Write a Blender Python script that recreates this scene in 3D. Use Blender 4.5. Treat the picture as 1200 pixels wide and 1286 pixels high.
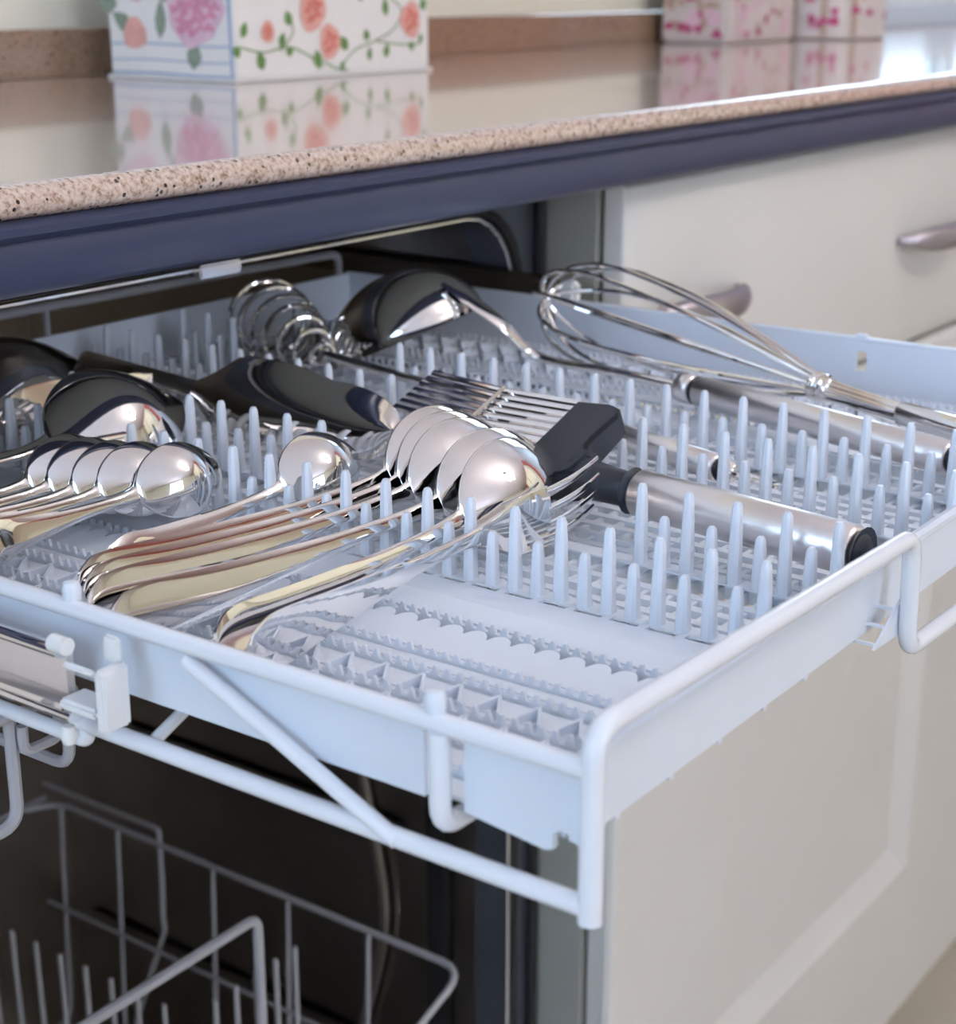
import bpy, bmesh, math, random
from mathutils import Vector, Matrix, noise
random.seed(7)
PI = math.pi
for o in list(bpy.data.objects): bpy.data.objects.remove(o)
SC = bpy.context.scene
COL = SC.collection
Z0 = 0.96            # the tray rim stands this far above the floor; everything below is built relative to it

# ------------------------------------------------------------------ camera
F_PX = 2100.0
PITCH = math.radians(17.7)
AZ = math.radians(36.0)
fw = Vector((math.cos(AZ)*math.cos(PITCH), math.sin(AZ)*math.cos(PITCH), -math.sin(PITCH)))
rt = Vector((math.sin(AZ), -math.cos(AZ), 0))
upv = rt.cross(fw)
cam_d = bpy.data.cameras.new('camera')
cam = bpy.data.objects.new('camera', cam_d)
COL.objects.link(cam)
cam_d.sensor_fit = 'HORIZONTAL'
cam_d.sensor_width = 36.0
cam_d.lens = 36.0*F_PX/1200.0
cam_d.clip_start = 0.02
R3 = Matrix((rt, upv, -fw)).transposed()
cam.matrix_world = Matrix.Translation((-0.33037, -0.20364, 0.19+Z0)) @ R3.to_4x4()
cam_d.dof.use_dof = True
cam_d.dof.focus_distance = 0.63
cam_d.dof.aperture_fstop = 15.0
SC.camera = cam

# ------------------------------------------------------------------ world, lights, exposure
SC.view_settings.view_transform = 'Standard'
SC.view_settings.look = 'None'
SC.view_settings.exposure = 0.0
SC.view_settings.gamma = 1.0
SC.view_settings.use_curve_mapping = False
wd = bpy.data.worlds.new('sky')
SC.world = wd
wd.use_nodes = True
wd.node_tree.nodes['Background'].inputs[0].default_value = (0.66, 0.82, 1.0, 1)
wd.node_tree.nodes['Background'].inputs[1].default_value = 1.5

def area(name, loc, target, sx, sy, power, col):
    l = bpy.data.lights.new(name, 'AREA')
    l.shape = 'RECTANGLE'; l.size = sx; l.size_y = sy
    l.energy = power; l.color = col
    o = bpy.data.objects.new(name, l)
    COL.objects.link(o)
    o.location = Vector(loc) + Vector((0, 0, Z0))
    d = Vector(target)-Vector(loc)
    o.rotation_euler = d.to_track_quat('-Z', 'Y').to_euler()
    return o
# daylight through the window behind and left of the tray
area('daylight_left', (-2.68, 0.0, 0.75), (0, 0.0, 0.45), 2.2, 1.5, 38, (0.50, 0.72, 1.0))
# cool fill light added behind the camera to brighten fronts and back wall
area('fill_front', (-0.7, -3.27, 0.80), (-0.5, 0, 0.35), 1.5, 1.3, 31, (0.82, 0.85, 1.0))
# daylight through the window in the back wall at the far right end of the worktop
area('daylight_back', (2.70, 1.08, 0.72), (2.2, 0.0, 0.3), 0.8, 1.0, 16, (0.68, 0.84, 1.0))

# ------------------------------------------------------------------ materials
MATS = {}
def mat(name, col, rough=0.5, metal=0.0, noise_amt=0.0, noise_scale=40.0, bump=0.0, coat=0.0, spec=0.5, aniso=0.0):
    m = bpy.data.materials.new(name); m.use_nodes = True
    nt = m.node_tree; b = nt.nodes['Principled BSDF']
    b.inputs['Base Color'].default_value = (*col, 1)
    b.inputs['Roughness'].default_value = rough
    b.inputs['Metallic'].default_value = metal
    b.inputs['Specular IOR Level'].default_value = spec
    b.inputs['Coat Weight'].default_value = coat
    tc = nt.nodes.new('ShaderNodeTexCoord')
    nz = nt.nodes.new('ShaderNodeTexNoise')
    nz.inputs['Scale'].default_value = noise_scale; nz.inputs['Detail'].default_value = 5
    nt.links.new(tc.outputs['Object'], nz.inputs['Vector'])
    if noise_amt > 0:
        mr = nt.nodes.new('ShaderNodeMapRange')
        mr.inputs['To Min'].default_value = 1-noise_amt; mr.inputs['To Max'].default_value = 1+noise_amt
        nt.links.new(nz.outputs['Fac'], mr.inputs['Value'])
        vm = nt.nodes.new('ShaderNodeVectorMath'); vm.operation = 'SCALE'
        vm.inputs[0].default_value = col
        nt.links.new(mr.outputs['Result'], vm.inputs['Scale'])
        nt.links.new(vm.outputs[0], b.inputs['Base Color'])
    if bump > 0:
        bp = nt.nodes.new('ShaderNodeBump'); bp.inputs['Strength'].default_value = bump
        bp.inputs['Distance'].default_value = 0.001
        nt.links.new(nz.outputs['Fac'], bp.inputs['Height'])
        nt.links.new(bp.outputs['Normal'], b.inputs['Normal'])
    MATS[name] = m
    return m

mat('white_plastic', (0.765, 0.815, 0.90), 0.38, noise_amt=0.02)
mat('rack_plastic', (0.77, 0.82, 0.90), 0.42, noise_amt=0.02)
mat('coated_wire', (0.82, 0.84, 0.90), 0.22, noise_amt=0.02, coat=0.3)
mat('rack_wire', (0.42, 0.42, 0.45), 0.35, noise_amt=0.03)
mat('bracket_plastic', (0.84, 0.84, 0.84), 0.4, noise_amt=0.02)
mat('chrome', (0.88, 0.86, 0.85), 0.045, 1.0, noise_amt=0.02)
mat('steel_polished', (0.80, 0.79, 0.79), 0.09, 1.0, noise_amt=0.02)
mat('steel_brushed', (0.82, 0.79, 0.80), 0.30, 1.0, noise_amt=0.04, noise_scale=90)
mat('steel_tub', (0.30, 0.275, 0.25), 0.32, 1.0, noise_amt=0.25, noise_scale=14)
mat('flange_steel', (0.20, 0.22, 0.27), 0.35, 0.8, noise_amt=0.05)
mat('handle_metal', (0.42, 0.38, 0.42), 0.36, 0.9, noise_amt=0.03)
mat('rubber_black', (0.012, 0.012, 0.014), 0.6, noise_amt=0.1)
mat('nylon_black', (0.022, 0.027, 0.04), 0.45, noise_amt=0.1, noise_scale=900, bump=0.15)
mat('ring_black', (0.02, 0.02, 0.025), 0.4, noise_amt=0.1)
mat('navy_lacquer', (0.046, 0.057, 0.116), 0.32, noise_amt=0.05, noise_scale=600)
mat('cream_paint', (0.80, 0.74, 0.56), 0.42, noise_amt=0.03, noise_scale=8)
mat('reflector_white', (0.84, 0.89, 0.95), 0.15, noise_amt=0.02, noise_scale=8)  # glossy pale finish of the panel added for the worktop's reflection
mat('cream_lacquer', (0.74, 0.715, 0.68), 0.42, noise_amt=0.03, noise_scale=8)
mat('carcass_grey', (0.40, 0.40, 0.36), 0.5, noise_amt=0.03)
mat('cream_wall', (0.88, 0.84, 0.70), 0.7, noise_amt=0.02, noise_scale=4, bump=0.1)
mat('pale_wall', (0.66, 0.74, 0.82), 0.7, noise_amt=0.02, noise_scale=4)
mat('coral_wall', (0.62, 0.17, 0.13), 0.7, noise_amt=0.03, noise_scale=4)
mat('ceiling_white', (0.88, 0.82, 0.85), 0.8, noise_amt=0.02, noise_scale=4)
mat('floor_tile', (0.64, 0.57, 0.46), 0.4, noise_amt=0.12, noise_scale=6)
mat('frame_white', (0.78, 0.80, 0.82), 0.4, noise_amt=0.02)
mat('dark_gap', (0.03, 0.03, 0.03), 0.8, noise_amt=0.1)
mat('oven_black', (0.012, 0.012, 0.014), 0.12, noise_amt=0.1)
mat('copper_brown', (0.16, 0.13, 0.10), 0.4, 0.9, noise_amt=0.1)
mat('box_white', (0.86, 0.83, 0.80), 0.55, noise_amt=0.03, noise_scale=30)
mat('print_green', (0.16, 0.30, 0.09), 0.6, noise_amt=0.35, noise_scale=90)
mat('print_grey_green', (0.27, 0.33, 0.25), 0.6, noise_amt=0.3, noise_scale=90)
mat('print_coral', (0.72, 0.22, 0.17), 0.6, noise_amt=0.2, noise_scale=120)
mat('print_salmon', (0.80, 0.42, 0.36), 0.6, noise_amt=0.2, noise_scale=120)
mat('print_pink', (0.72, 0.30, 0.42), 0.6, noise_amt=0.3, noise_scale=110)
mat('print_pale_pink', (0.80, 0.55, 0.64), 0.6, noise_amt=0.2, noise_scale=110)
mat('print_magenta', (0.55, 0.08, 0.22), 0.6, noise_amt=0.3, noise_scale=110)
mat('print_tan', (0.52, 0.37, 0.28), 0.6, noise_amt=0.2, noise_scale=110)
mat('print_blue', (0.42, 0.50, 0.64), 0.6, noise_amt=0.2, noise_scale=60)
mat('tin_white', (0.72, 0.64, 0.60), 0.35, noise_amt=0.15, noise_scale=40)

def emission(name, col, s):
    m = bpy.data.materials.new(name); m.use_nodes = True
    b = m.node_tree.nodes['Principled BSDF']
    b.inputs['Base Color'].default_value = (0.8, 0.8, 0.8, 1)
    b.inputs['Emission Color'].default_value = (*col, 1)
    b.inputs['Emission Strength'].default_value = s
    MATS[name] = m
emission('bulb_glow', (1.0, 0.94, 0.90), 72.0)

def glass(name):
    m = bpy.data.materials.new(name); m.use_nodes = True
    nt = m.node_tree; b = nt.nodes['Principled BSDF']
    b.inputs['Base Color'].default_value = (0.95, 0.98, 1, 1)
    b.inputs['Roughness'].default_value = 0.0
    b.inputs['Transmission Weight'].default_value = 1.0
    b.inputs['IOR'].default_value = 1.05
    MATS[name] = m
glass('window_glass')

def granite(nm='granite', k0=1.0):
    m = bpy.data.materials.new(nm); m.use_nodes = True
    nt = m.node_tree; N = nt.nodes; L = nt.links; b = N['Principled BSDF']
    tc = N.new('ShaderNodeTexCoord')
    n1 = N.new('ShaderNodeTexNoise'); n1.inputs['Scale'].default_value = 420; n1.inputs['Detail'].default_value = 3
    n1.inputs['Roughness'].default_value = 0.65
    L.new(tc.outputs['Object'], n1.inputs['Vector'])
    r1 = N.new('ShaderNodeValToRGB')
    e = r1.color_ramp.elements
    e[0].position = 0.30; e[0].color = (0.22, 0.12, 0.075, 1)
    e[1].position = 0.47; e[1].color = (0.62, 0.45, 0.36, 1)
    k = e.new(0.66); k.color = (0.78, 0.64, 0.56, 1)
    L.new(n1.outputs['Fac'], r1.inputs['Fac'])
    v = N.new('ShaderNodeTexVoronoi'); v.inputs['Scale'].default_value = 430; v.inputs['Randomness'].default_value = 1
    L.new(tc.outputs['Object'], v.inputs['Vector'])
    sp = N.new('ShaderNodeSeparateColor'); L.new(v.outputs['Color'], sp.inputs['Color'])
    lt = N.new('ShaderNodeMath'); lt.operation = 'LESS_THAN'; lt.inputs[1].default_value = 0.10
    L.new(sp.outputs['Red'], lt.inputs[0])
    d = N.new('ShaderNodeMath'); d.operation = 'LESS_THAN'; d.inputs[1].default_value = 0.42
    L.new(v.outputs['Distance'], d.inputs[0])
    mu = N.new('ShaderNodeMath'); mu.operation = 'MULTIPLY'
    L.new(lt.outputs[0], mu.inputs[0]); L.new(d.outputs[0], mu.inputs[1])
    mx = N.new('ShaderNodeMix'); mx.data_type = 'RGBA'
    L.new(mu.outputs[0], mx.inputs['Factor']); L.new(r1.outputs['Color'], mx.inputs['A'])
    mx.inputs['B'].default_value = (0.035, 0.025, 0.03, 1)
    L.new(mx.outputs['Result'], b.inputs['Base Color'])
    b.inputs['Coat Weight'].default_value = 0.8
    b.inputs['Coat Roughness'].default_value = 0.05
    b.inputs['Coat IOR'].default_value = 1.5
    b.inputs['Roughness'].default_value = 0.16
    b.inputs['Specular IOR Level'].default_value = 0.6
    if k0 < 1:
        for el in e: el.color = (el.color[0]*k0, el.color[1]*k0*.88, el.color[2]*k0*.70, 1)
    MATS[nm] = m
granite()
granite('granite_brown', 0.52)

# ------------------------------------------------------------------ mesh helpers
OFF = {}
def put(o, parent=None, label=None, cat=None, group=None, kind=None):
    COL.objects.link(o)
    if parent is not None: o.parent = parent
    if label: o['label'] = label
    if cat: o['category'] = cat
    if group: o['group'] = group
    if kind: o['kind'] = kind
    return o
def thing(name, loc, label, cat, group=None):
    o = bpy.data.objects.new(name, None)
    o.empty_display_size = 0.02
    put(o, None, label, cat, group)
    o.location = loc
    OFF[o] = Vector(loc)
    return o

def unit(v): return Vector(v).normalized()
def fillet(pts, r, seg=5, closed=False):
    P = [Vector(p) for p in pts]; out = []
    n = len(P)
    for i, p in enumerate(P):
        if not closed and i in (0, n-1): out.append(p); continue
        a = P[(i-1) % n]; c = P[(i+1) % n]
        d1 = a-p; d2 = c-p
        if d1.length < 1e-6 or d2.length < 1e-6: continue
        ang = d1.angle(d2)
        if ang > PI-0.03: out.append(p); continue
        t = min(r/math.tan(ang/2), d1.length*0.49, d2.length*0.49)
        s = p+d1.normalized()*t; e = p+d2.normalized()*t
        for k in range(seg+1):
            u = k/seg
            out.append(s*(1-u)**2+p*2*u*(1-u)+e*u**2)
    return out
def smooth_path(pts, n=8):
    P = [Vector(p) for p in pts]; out = []
    for i in range(len(P)-1):
        p0 = P[max(i-1, 0)]; p1 = P[i]; p2 = P[i+1]; p3 = P[min(i+2, len(P)-1)]
        for k in range(n):
            t = k/n
            out.append(0.5*((2*p1)+(p2-p0)*t+(2*p0-5*p1+4*p2-p3)*t*t+(3*p1-p0-3*p2+p3)*t**3))
    out.append(P[-1])
    return out

class MB:
    def __init__(s): s.v = []; s.f = []
    def add(s, vs, fs):
        o = len(s.v)
        s.v += [Vector(p) for p in vs]; s.f += [[i+o for i in f] for f in fs]
        return s
    def box(s, x0, x1, y0, y1, z0, z1):
        return s.add([(x0,y0,z0),(x1,y0,z0),(x1,y1,z0),(x0,y1,z0),(x0,y0,z1),(x1,y0,z1),(x1,y1,z1),(x0,y1,z1)],
                     [(3,2,1,0),(4,5,6,7),(0,1,5,4),(1,2,6,5),(2,3,7,6),(3,0,4,7)])
    def prism(s, poly, axis, a, b):
        # poly in the two axes other than `axis` (order: x,y,z without axis), counter-clockwise or not
        def P(p, t):
            return {0: (t, p[0], p[1]), 1: (p[0], t, p[1]), 2: (p[0], p[1], t)}[axis]
        n = len(poly)
        vs = [P(p, a) for p in poly]+[P(p, b) for p in poly]
        fs = [list(range(n))[::-1], list(range(n, 2*n))]+[(i, (i+1) % n, n+(i+1) % n, n+i) for i in range(n)]
        return s.add(vs, fs)
    def tube(s, path, r, n=10, closed=False, ry=None, cap=True, ref=None):
        P = [Vector(p) for p in path]; m = len(P); rings = []
        nrm = None
        for i in range(m):
            if closed: t = (P[(i+1) % m]-P[i-1])
            elif i == 0: t = P[1]-P[0]
            elif i == m-1: t = P[-1]-P[-2]
            else: t = (P[i+1]-P[i]).normalized()+(P[i]-P[i-1]).normalized()
            t.normalize()
            if nrm is None:
                nrm = Vector(ref) if ref else (Vector((0,0,1)) if abs(t.z) < 0.9 else Vector((1,0,0)))
            nrm = nrm-t*nrm.dot(t); nrm.normalize()
            b = t.cross(nrm)
            rr = r[i] if isinstance(r, (list, tuple)) else r
            r2 = rr if ry is None else (ry[i] if isinstance(ry, (list, tuple)) else ry)
            rings.append([P[i]+nrm*rr*math.cos(2*PI*k/n)+b*r2*math.sin(2*PI*k/n) for k in range(n)])
        vs = [p for R in rings for p in R]; fs = []
        for i in range(m if closed else m-1):
            j = (i+1) % m
            for k in range(n):
                fs.append((i*n+k, i*n+(k+1) % n, j*n+(k+1) % n, j*n+k))
        if not closed and cap:
            fs.append(list(range(n))[::-1]); fs.append([(m-1)*n+k for k in range(n)])
        return s.add(vs, fs)
    def lathe(s, prof, org, axis, n=24):
        # prof: (r, h) along axis
        a = unit(axis); u = a.orthogonal().normalized(); w = a.cross(u); O = Vector(org)
        vs = []; fs = []; m = len(prof)
        for (r, h) in prof:
            for k in range(n):
                t = 2*PI*k/n
                vs.append(O+a*h+(u*math.cos(t)+w*math.sin(t))*max(r, 1e-5))
        for i in range(m-1):
            for k in range(n):
                fs.append((i*n+k, i*n+(k+1) % n, (i+1)*n+(k+1) % n, (i+1)*n+k))
        fs.append(list(range(n))[::-1]); fs.append([(m-1)*n+k for k in range(n)])
        return s.add(vs, fs)
    def mesh(s, name, m, off=Vector((0,0,0)), bevel=0.0, seg=2, angle=40, smooth=True):
        me = bpy.data.meshes.new(name)
        me.from_pydata([tuple(p-off) for p in s.v], [], s.f)
        bm = bmesh.new(); bm.from_mesh(me)
        bmesh.ops.recalc_face_normals(bm, faces=bm.faces[:])
        if bevel > 0:
            es = [e for e in bm.edges if len(e.link_faces) == 2 and e.calc_face_angle(0) > 0.6]
            bmesh.ops.bevel(bm, geom=es, offset=bevel, segments=seg, affect='EDGES', clamp_overlap=True)
        bm.to_mesh(me); bm.free()
        me.materials.append(MATS[m])
        if smooth:
            for p in me.polygons: p.use_smooth = True
            me.set_sharp_from_angle(angle=math.radians(angle))
        me.update()
        return me
    def build(s, name, m, parent=None, label=None, cat=None, group=None, kind=None, **kw):
        base = OFF.get(parent, Vector((0,0,0))) if parent is not None else None
        if base is None:
            xs = [p.x for p in s.v]; ys = [p.y for p in s.v]; zs = [p.z for p in s.v]
            base = Vector(((min(xs)+max(xs))/2, (min(ys)+max(ys))/2, min(zs)))
            o = bpy.data.objects.new(name, s.mesh(name, m, base, **kw))
            o.location = base
        else:
            o = bpy.data.objects.new(name, s.mesh(name, m, base, **kw))
        OFF[o] = base
        return put(o, parent, label, cat, group, kind)

def struct(name, mb, m, **kw): return mb.build(name, m, None, kind='structure', **kw)

# ------------------------------------------------------------------ room shell
FZ = -Z0; CZ = 1.66; CT = 0.1145
XL, XR, YF, YB = -2.6, 3.2, -3.2, 0.90
struct('floor', MB().box(XL-.1, XR+.1, YF-.1, YB+.1, FZ-.05, FZ), 'floor_tile')
struct('ceiling', MB().box(XL-.1, XR+.1, YF-.1, YB+.1, CZ, CZ+.05), 'ceiling_white')
WX0, WX1, WZ0, WZ1 = 2.19, 3.10, .150, 1.30
m = MB().box(XL-.1, WX0, YB, YB+.1, FZ, CZ); m.box(WX1, XR+.1, YB, YB+.1, FZ, CZ)
m.box(WX0, WX1, YB, YB+.1, FZ, WZ0); m.box(WX0, WX1, YB, YB+.1, WZ1, CZ)
struct('wall_back', m, 'cream_wall')
m = MB().box(XL-.1, -1.5, YF-.1, YF, FZ, CZ); m.box(.1, XR+.1, YF-.1, YF, FZ, CZ)
m.box(-1.5, .1, YF-.1, YF, FZ, .10); m.box(-1.5, .1, YF-.1, YF, 1.48, CZ)
struct('wall_front', m, 'cream_wall')
def wall_with_hole(x0, x1, ya, yb, y0, y1, z0, z1):
    m = MB()
    m.box(x0, x1, ya, y0, FZ, CZ); m.box(x0, x1, y1, yb, FZ, CZ)
    m.box(x0, x1, y0, y1, FZ, z0); m.box(x0, x1, y0, y1, z1, CZ)
    return m
struct('wall_left', wall_with_hole(XL-.1, XL, YF, YB, -1.0, 0.75, 0.05, 1.45), 'cream_wall')
struct('wall_right', MB().box(XR, XR+.1, -0.35, YB, FZ, CZ), 'pale_wall')
struct('wall_right', MB().box(2.62, XR+.1, YF, -0.35, FZ, CZ), 'coral_wall')
def window(name, axis, c0, c1, a0, a1, z0, z1, nb, t=0.05):
    # axis 0: the window lies in a wall of constant X (a runs along Y); axis 1: constant Y (a runs along X)
    def bx(m, a, b, z_, zz):
        return m.box(c0, c1, a, b, z_, zz) if axis == 0 else m.box(a, b, c0, c1, z_, zz)
    w = thing(name, (c0, a0, z0) if axis == 0 else (a0, c0, z0), None, None); w['kind'] = 'structure'
    m = MB()
    bx(m, a0, a0+t, z0, z1); bx(m, a1-t, a1, z0, z1); bx(m, a0+t, a1-t, z0, z0+t); bx(m, a0+t, a1-t, z1-t, z1)
    for i in range(1, nb):
        y = a0+(a1-a0)*i/nb; bx(m, y-.02, y+.02, z0+t, z1-t)
    m.build('window_frame', 'frame_white', w, bevel=.004)
    cm = (c0+c1)/2
    for i in range(nb):
        a = a0+(a1-a0)*i/nb+(t if i == 0 else .02); b = a0+(a1-a0)*(i+1)/nb-(t if i == nb-1 else .02)
        g = MB()
        if axis == 0: g.box(cm-.003, cm+.003, a, b, z0+t, z1-t)
        else: g.box(a, b, cm-.003, cm+.003, z0+t, z1-t)
        g.build('pane', 'window_glass', w)
window('window_1', 0, XL-.07, XL-.02, -1.0, 0.75, 0.05, 1.45, 2)
window('window_2', 1, YB+.02, YB+.07, WX0, WX1, WZ0, WZ1, 2, .022)
window('added_window', 1, YF-.07, YF-.02, -1.5, .1, .10, 1.48, 2)  # unseen window, added to go with the fill light behind the camera
struct('reflector_panel', MB().box(XL+.3, 1.93, YB-.008, YB-.0005, .235, 1.0), 'reflector_white')  # unseen pale panel, added so the worktop mirrors a whiter wall
struct('trim_1', MB().box(1.94, XR-.002, YB-.012, YB-.0005, CT+.0006, .150), 'pale_wall')

# tall cream cabinets with a dark oven stand against the coral wall, a dark doorway beside them
def tall_unit(y0, y1, oven, label):
    XR = 2.6
    t = thing('tall_cabinet', (2.3, (y0+y1)/2, FZ), label, 'cabinet')
    MB().box(2.02, XR-.005, y0, y1, FZ, 1.28).build('body', 'cream_paint', t, bevel=.003)
    for (z0, z1) in ((-.86, -.1), (-.09, .38) if not oven else (.52, .53), (.54, 1.26)):
        if z1-z0 < .1: continue
        d = MB().box(2.0, 2.018, y0+.012, y1-.012, z0, z1).build('door', 'cream_paint', t, bevel=.004)
        fr = MB(); e = .08
        for (a, b, c, dd) in ((y0+e, y0+e+.012, z0+e, z1-e), (y1-e-.012, y1-e, z0+e, z1-e), (y0+e, y1-e, z0+e, z0+e+.012), (y0+e, y1-e, z1-e-.012, z1-e)):
            fr.box(1.994, 2.001, a, b, c, dd)
        fr.build('moulding', 'cream_paint', d)
    if oven:
        o = MB().box(1.995, 2.018, y0+.02, y1-.02, -.07, .5).build('oven_front', 'oven_black', t, bevel=.005)
        MB().tube([(1.965, y0+.06, .40), (1.965, y1-.06, .40)], .008).box(1.965, 1.996, y0+.08, y0+.09, .395, .405).box(1.965, 1.996, y1-.09, y1-.08, .395, .405).build('oven_handle', 'steel_brushed', o)
tall_unit(-1.25, -.50, False, 'tall cream panelled cabinet nearest the window in the right wall row')
tall_unit(-1.80, -1.27, True, 'tall cream cabinet with a black built-in oven against the coral wall')
tall_unit(-3.15, -2.30, False, 'widest tall cream panelled cabinet, farthest from the window')

# chandelier: reflected as a cluster of warm bulbs in the spoons
ch = thing('pendant_lamp', (0.9, -1.0, 1.2), 'brass ceiling lamp with a cluster of four glowing round bulbs', 'lamp')
MB().tube([(0.9, -1.0, 1.25), (0.9, -1.0, CZ)], .008).lathe([(.001, 0), (.06, 0), (.05, .03), (.01, .04)], (0.9, -1.0, CZ-.04), (0, 0, 1)).build('stem', 'steel_polished', ch)
arm = MB()
for k in range(4):
    a = PI/4+k*PI/2; p = Vector((0.9+.14*math.cos(a), -1.0+.14*math.sin(a), 1.25))
    arm.tube(smooth_path([(0.9, -1.0, 1.32), (0.9+.08*math.cos(a), -1.0+.08*math.sin(a), 1.34), p+Vector((0, 0, .06))]), .006)
    MB().lathe([(.001, -.045)]+[(.045*math.sin(t), -.045*math.cos(t)) for t in [PI*i/10 for i in range(1, 10)]]+[(.012, .06)], p, (0, 0, 1), 16).build('bulb', 'bulb_glow', ch)
arm.build('arms', 'steel_polished', ch)

# ------------------------------------------------------------------ worktop, backsplash, boxes
wt = thing('worktop', (0.6, .6, CT-.03), 'polished beige granite worktop with a navy front edge above the dishwasher', 'worktop')
pr = [(YB, .101), (.323, .101), (.3185, .1035), (.3175, .107), (.3188, .1105), (.3205, .1128), (.3230, .1141), (.3265, CT), (.3275, CT), (.330, CT), (YB, CT)]
MB().prism(pr, 0, XL+.3, XR-.002).build('slab', 'granite', wt, angle=50)
pr = [(.331, .0705), (.322, .0715), (.3195, .075), (.3195, .0885), (.3215, .0925), (.3165, .0955), (.3165, .0985), (.320, .1008), (.345, .1008), (.345, .0705)]
MB().prism(pr, 0, XL+.3, XR-.002).build('edge_strip', 'navy_lacquer', wt, label='navy lacquered edge strip with a rounded lip', angle=50)
MB().box(XL+.3, XR-.002, .346, YB-.002, .0685, .1005).build('subtop', 'carcass_grey', wt)
MB().prism([(YB-.001, CT+.0005), (.88, CT+.0005), (.88, .1505), (.8815, .1520), (YB-.001, .1520)], 0, XL+.3, 1.935).build('backsplash', 'granite_brown', None, 'low speckled brown granite upstand along the cream back wall', 'backsplash')

def blob(mb, cx, cz, rx, rz, frame, seed, n=16, wob=.18, lift=0.0):
    # an irregular flat patch of print in a face's own coordinates
    O, U, W, Nn = frame
    random.seed(seed); ph = random.random()*6
    vs = [O+U*cx+W*cz+Nn*lift]
    for k in range(n):
        t = 2*PI*k/n
        r = 1+wob*math.sin(3*t+ph)+wob*.6*math.sin(7*t+ph*2)
        vs.append(O+U*(cx+rx*r*math.cos(t))+W*(cz+rz*r*math.sin(t))+Nn*lift)
    mb.add(vs, [(0, 1+k, 1+(k+1) % n) for k in range(n)])
def leaf(mb, cx, cz, l, w, ang, frame, lift=0.0):
    O, U, W, Nn = frame
    prof = [(0, 0), (.25, .8), (.5, 1), (.75, .65), (1, 0), (.75, -.65), (.5, -1), (.25, -.8)]
    ca, sa = math.cos(ang), math.sin(ang)
    vs = [O+U*(cx+l*a*ca-w*b*sa)+W*(cz+l*a*sa+w*b*ca)+Nn*lift for a, b in prof]
    mb.add(vs, [list(range(8))])
def vine(mb, pts, w, frame, lift=0.0):
    O, U, W, Nn = frame
    P = smooth_path([(a, b, 0) for a, b in pts], 6); vs = []; fs = []
    for i, p in enumerate(P):
        t = (P[min(i+1, len(P)-1)]-P[max(i-1, 0)]).normalized(); q = Vector((-t.y, t.x, 0))*w
        for g in (p+q, p-q): vs.append(O+U*g.x+W*g.y+Nn*lift)
    for i in range(len(P)-1): fs.append((2*i, 2*i+1, 2*i+3, 2*i+2))
    mb.add(vs, fs)
X1, X2, Y1, Y2 = .612, .850, .706, .842
bz = CT+.0006
fb = thing('flower_box', ((X1+X2)/2, (Y1+Y2)/2, bz), 'white decoupage box with pink peonies on one side and coral roses on the other', 'box')
body = MB().box(X1, X2, Y1, Y2, bz+.002, bz+.17).build('body', 'box_white', fb, bevel=.0015)
MB().box(X1-.002, X2+.002, Y1-.002, Y2+.002, bz, bz+.0021).build('base_edge', 'box_white', fb)
MB().box(X1-.003, X2+.003, Y1-.003, Y2+.003, bz+.1701, bz+.20).build('lid', 'box_white', fb, bevel=.003)
# front face print (local: u to the right along X, w up)
fr = (Vector((X1, Y1-.0004, bz)), Vector((1,0,0)), Vector((0,0,1)), Vector((0,-1,0)))
g = MB()
for pts in ([(.004,.026),(.03,.021),(.06,.024),(.085,.016),(.10,.008)], [(.125,.010),(.14,.02),(.165,.026),(.19,.035),(.20,.05),(.185,.06)], [(.165,.026),(.20,.022),(.225,.022)], [(.05,.022),(.065,.035),(.06,.05)], [(.10,.012),(.115,.006),(.13,.004)]):
    vine(g, pts, .0006, fr, .0001)
for (a, b, l, w, an) in ((.008,.032,.013,.004,1.2),(.004,.018,.010,.004,2.0),(.03,.008,.015,.005,1.9),(.05,.024,.012,.004,1.2),(.056,.020,.009,.004,.2),(.062,.040,.012,.0045,1.9),(.095,.006,.016,.005,1.8),(.130,.020,.014,.005,2.3),(.122,.003,.009,.003,1.4),(.155,.026,.010,.004,1.8),(.157,.010,.012,.003,1.5),(.18,.045,.015,.004,1.7),(.178,.012,.012,.004,1.3),(.21,.018,.008,.004,.7),(.225,.022,.009,.003,1.4),(.225,.052,.010,.005,.4),(.143,.06,.010,.004,.3)):
    leaf(g, a, b, l, w, an, fr, .0002)
g.build('leaf_print', 'print_green', fb, kind='stuff', smooth=False)
ro = MB()
for q, (a, b, r) in enumerate(((.088,.052,.0155),(.108,.027,.0125),(.036,.036,.0075),(.212,.042,.0135),(.078,.082,.016),(.19,.10,.016),(.03,.10,.014),(.13,.12,.018))):
    rs = MB(); blob(rs, a, b, r, r*1.1, fr, q+3, 18, .07, .0003); rs.build('rose_print', 'print_salmon', fb, smooth=False)
    for k in range(9):
        t = k*2.4; blob(ro, a+.6*r*math.cos(t)*(.4+.07*k), b+.7*r*math.sin(t)*(.4+.07*k), r*.26, r*.16, fr, q*20+k, 10, .25, .0005+.00002*k)
ro.build('rose_shade_print', 'print_coral', fb, kind='stuff', smooth=False)
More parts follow.
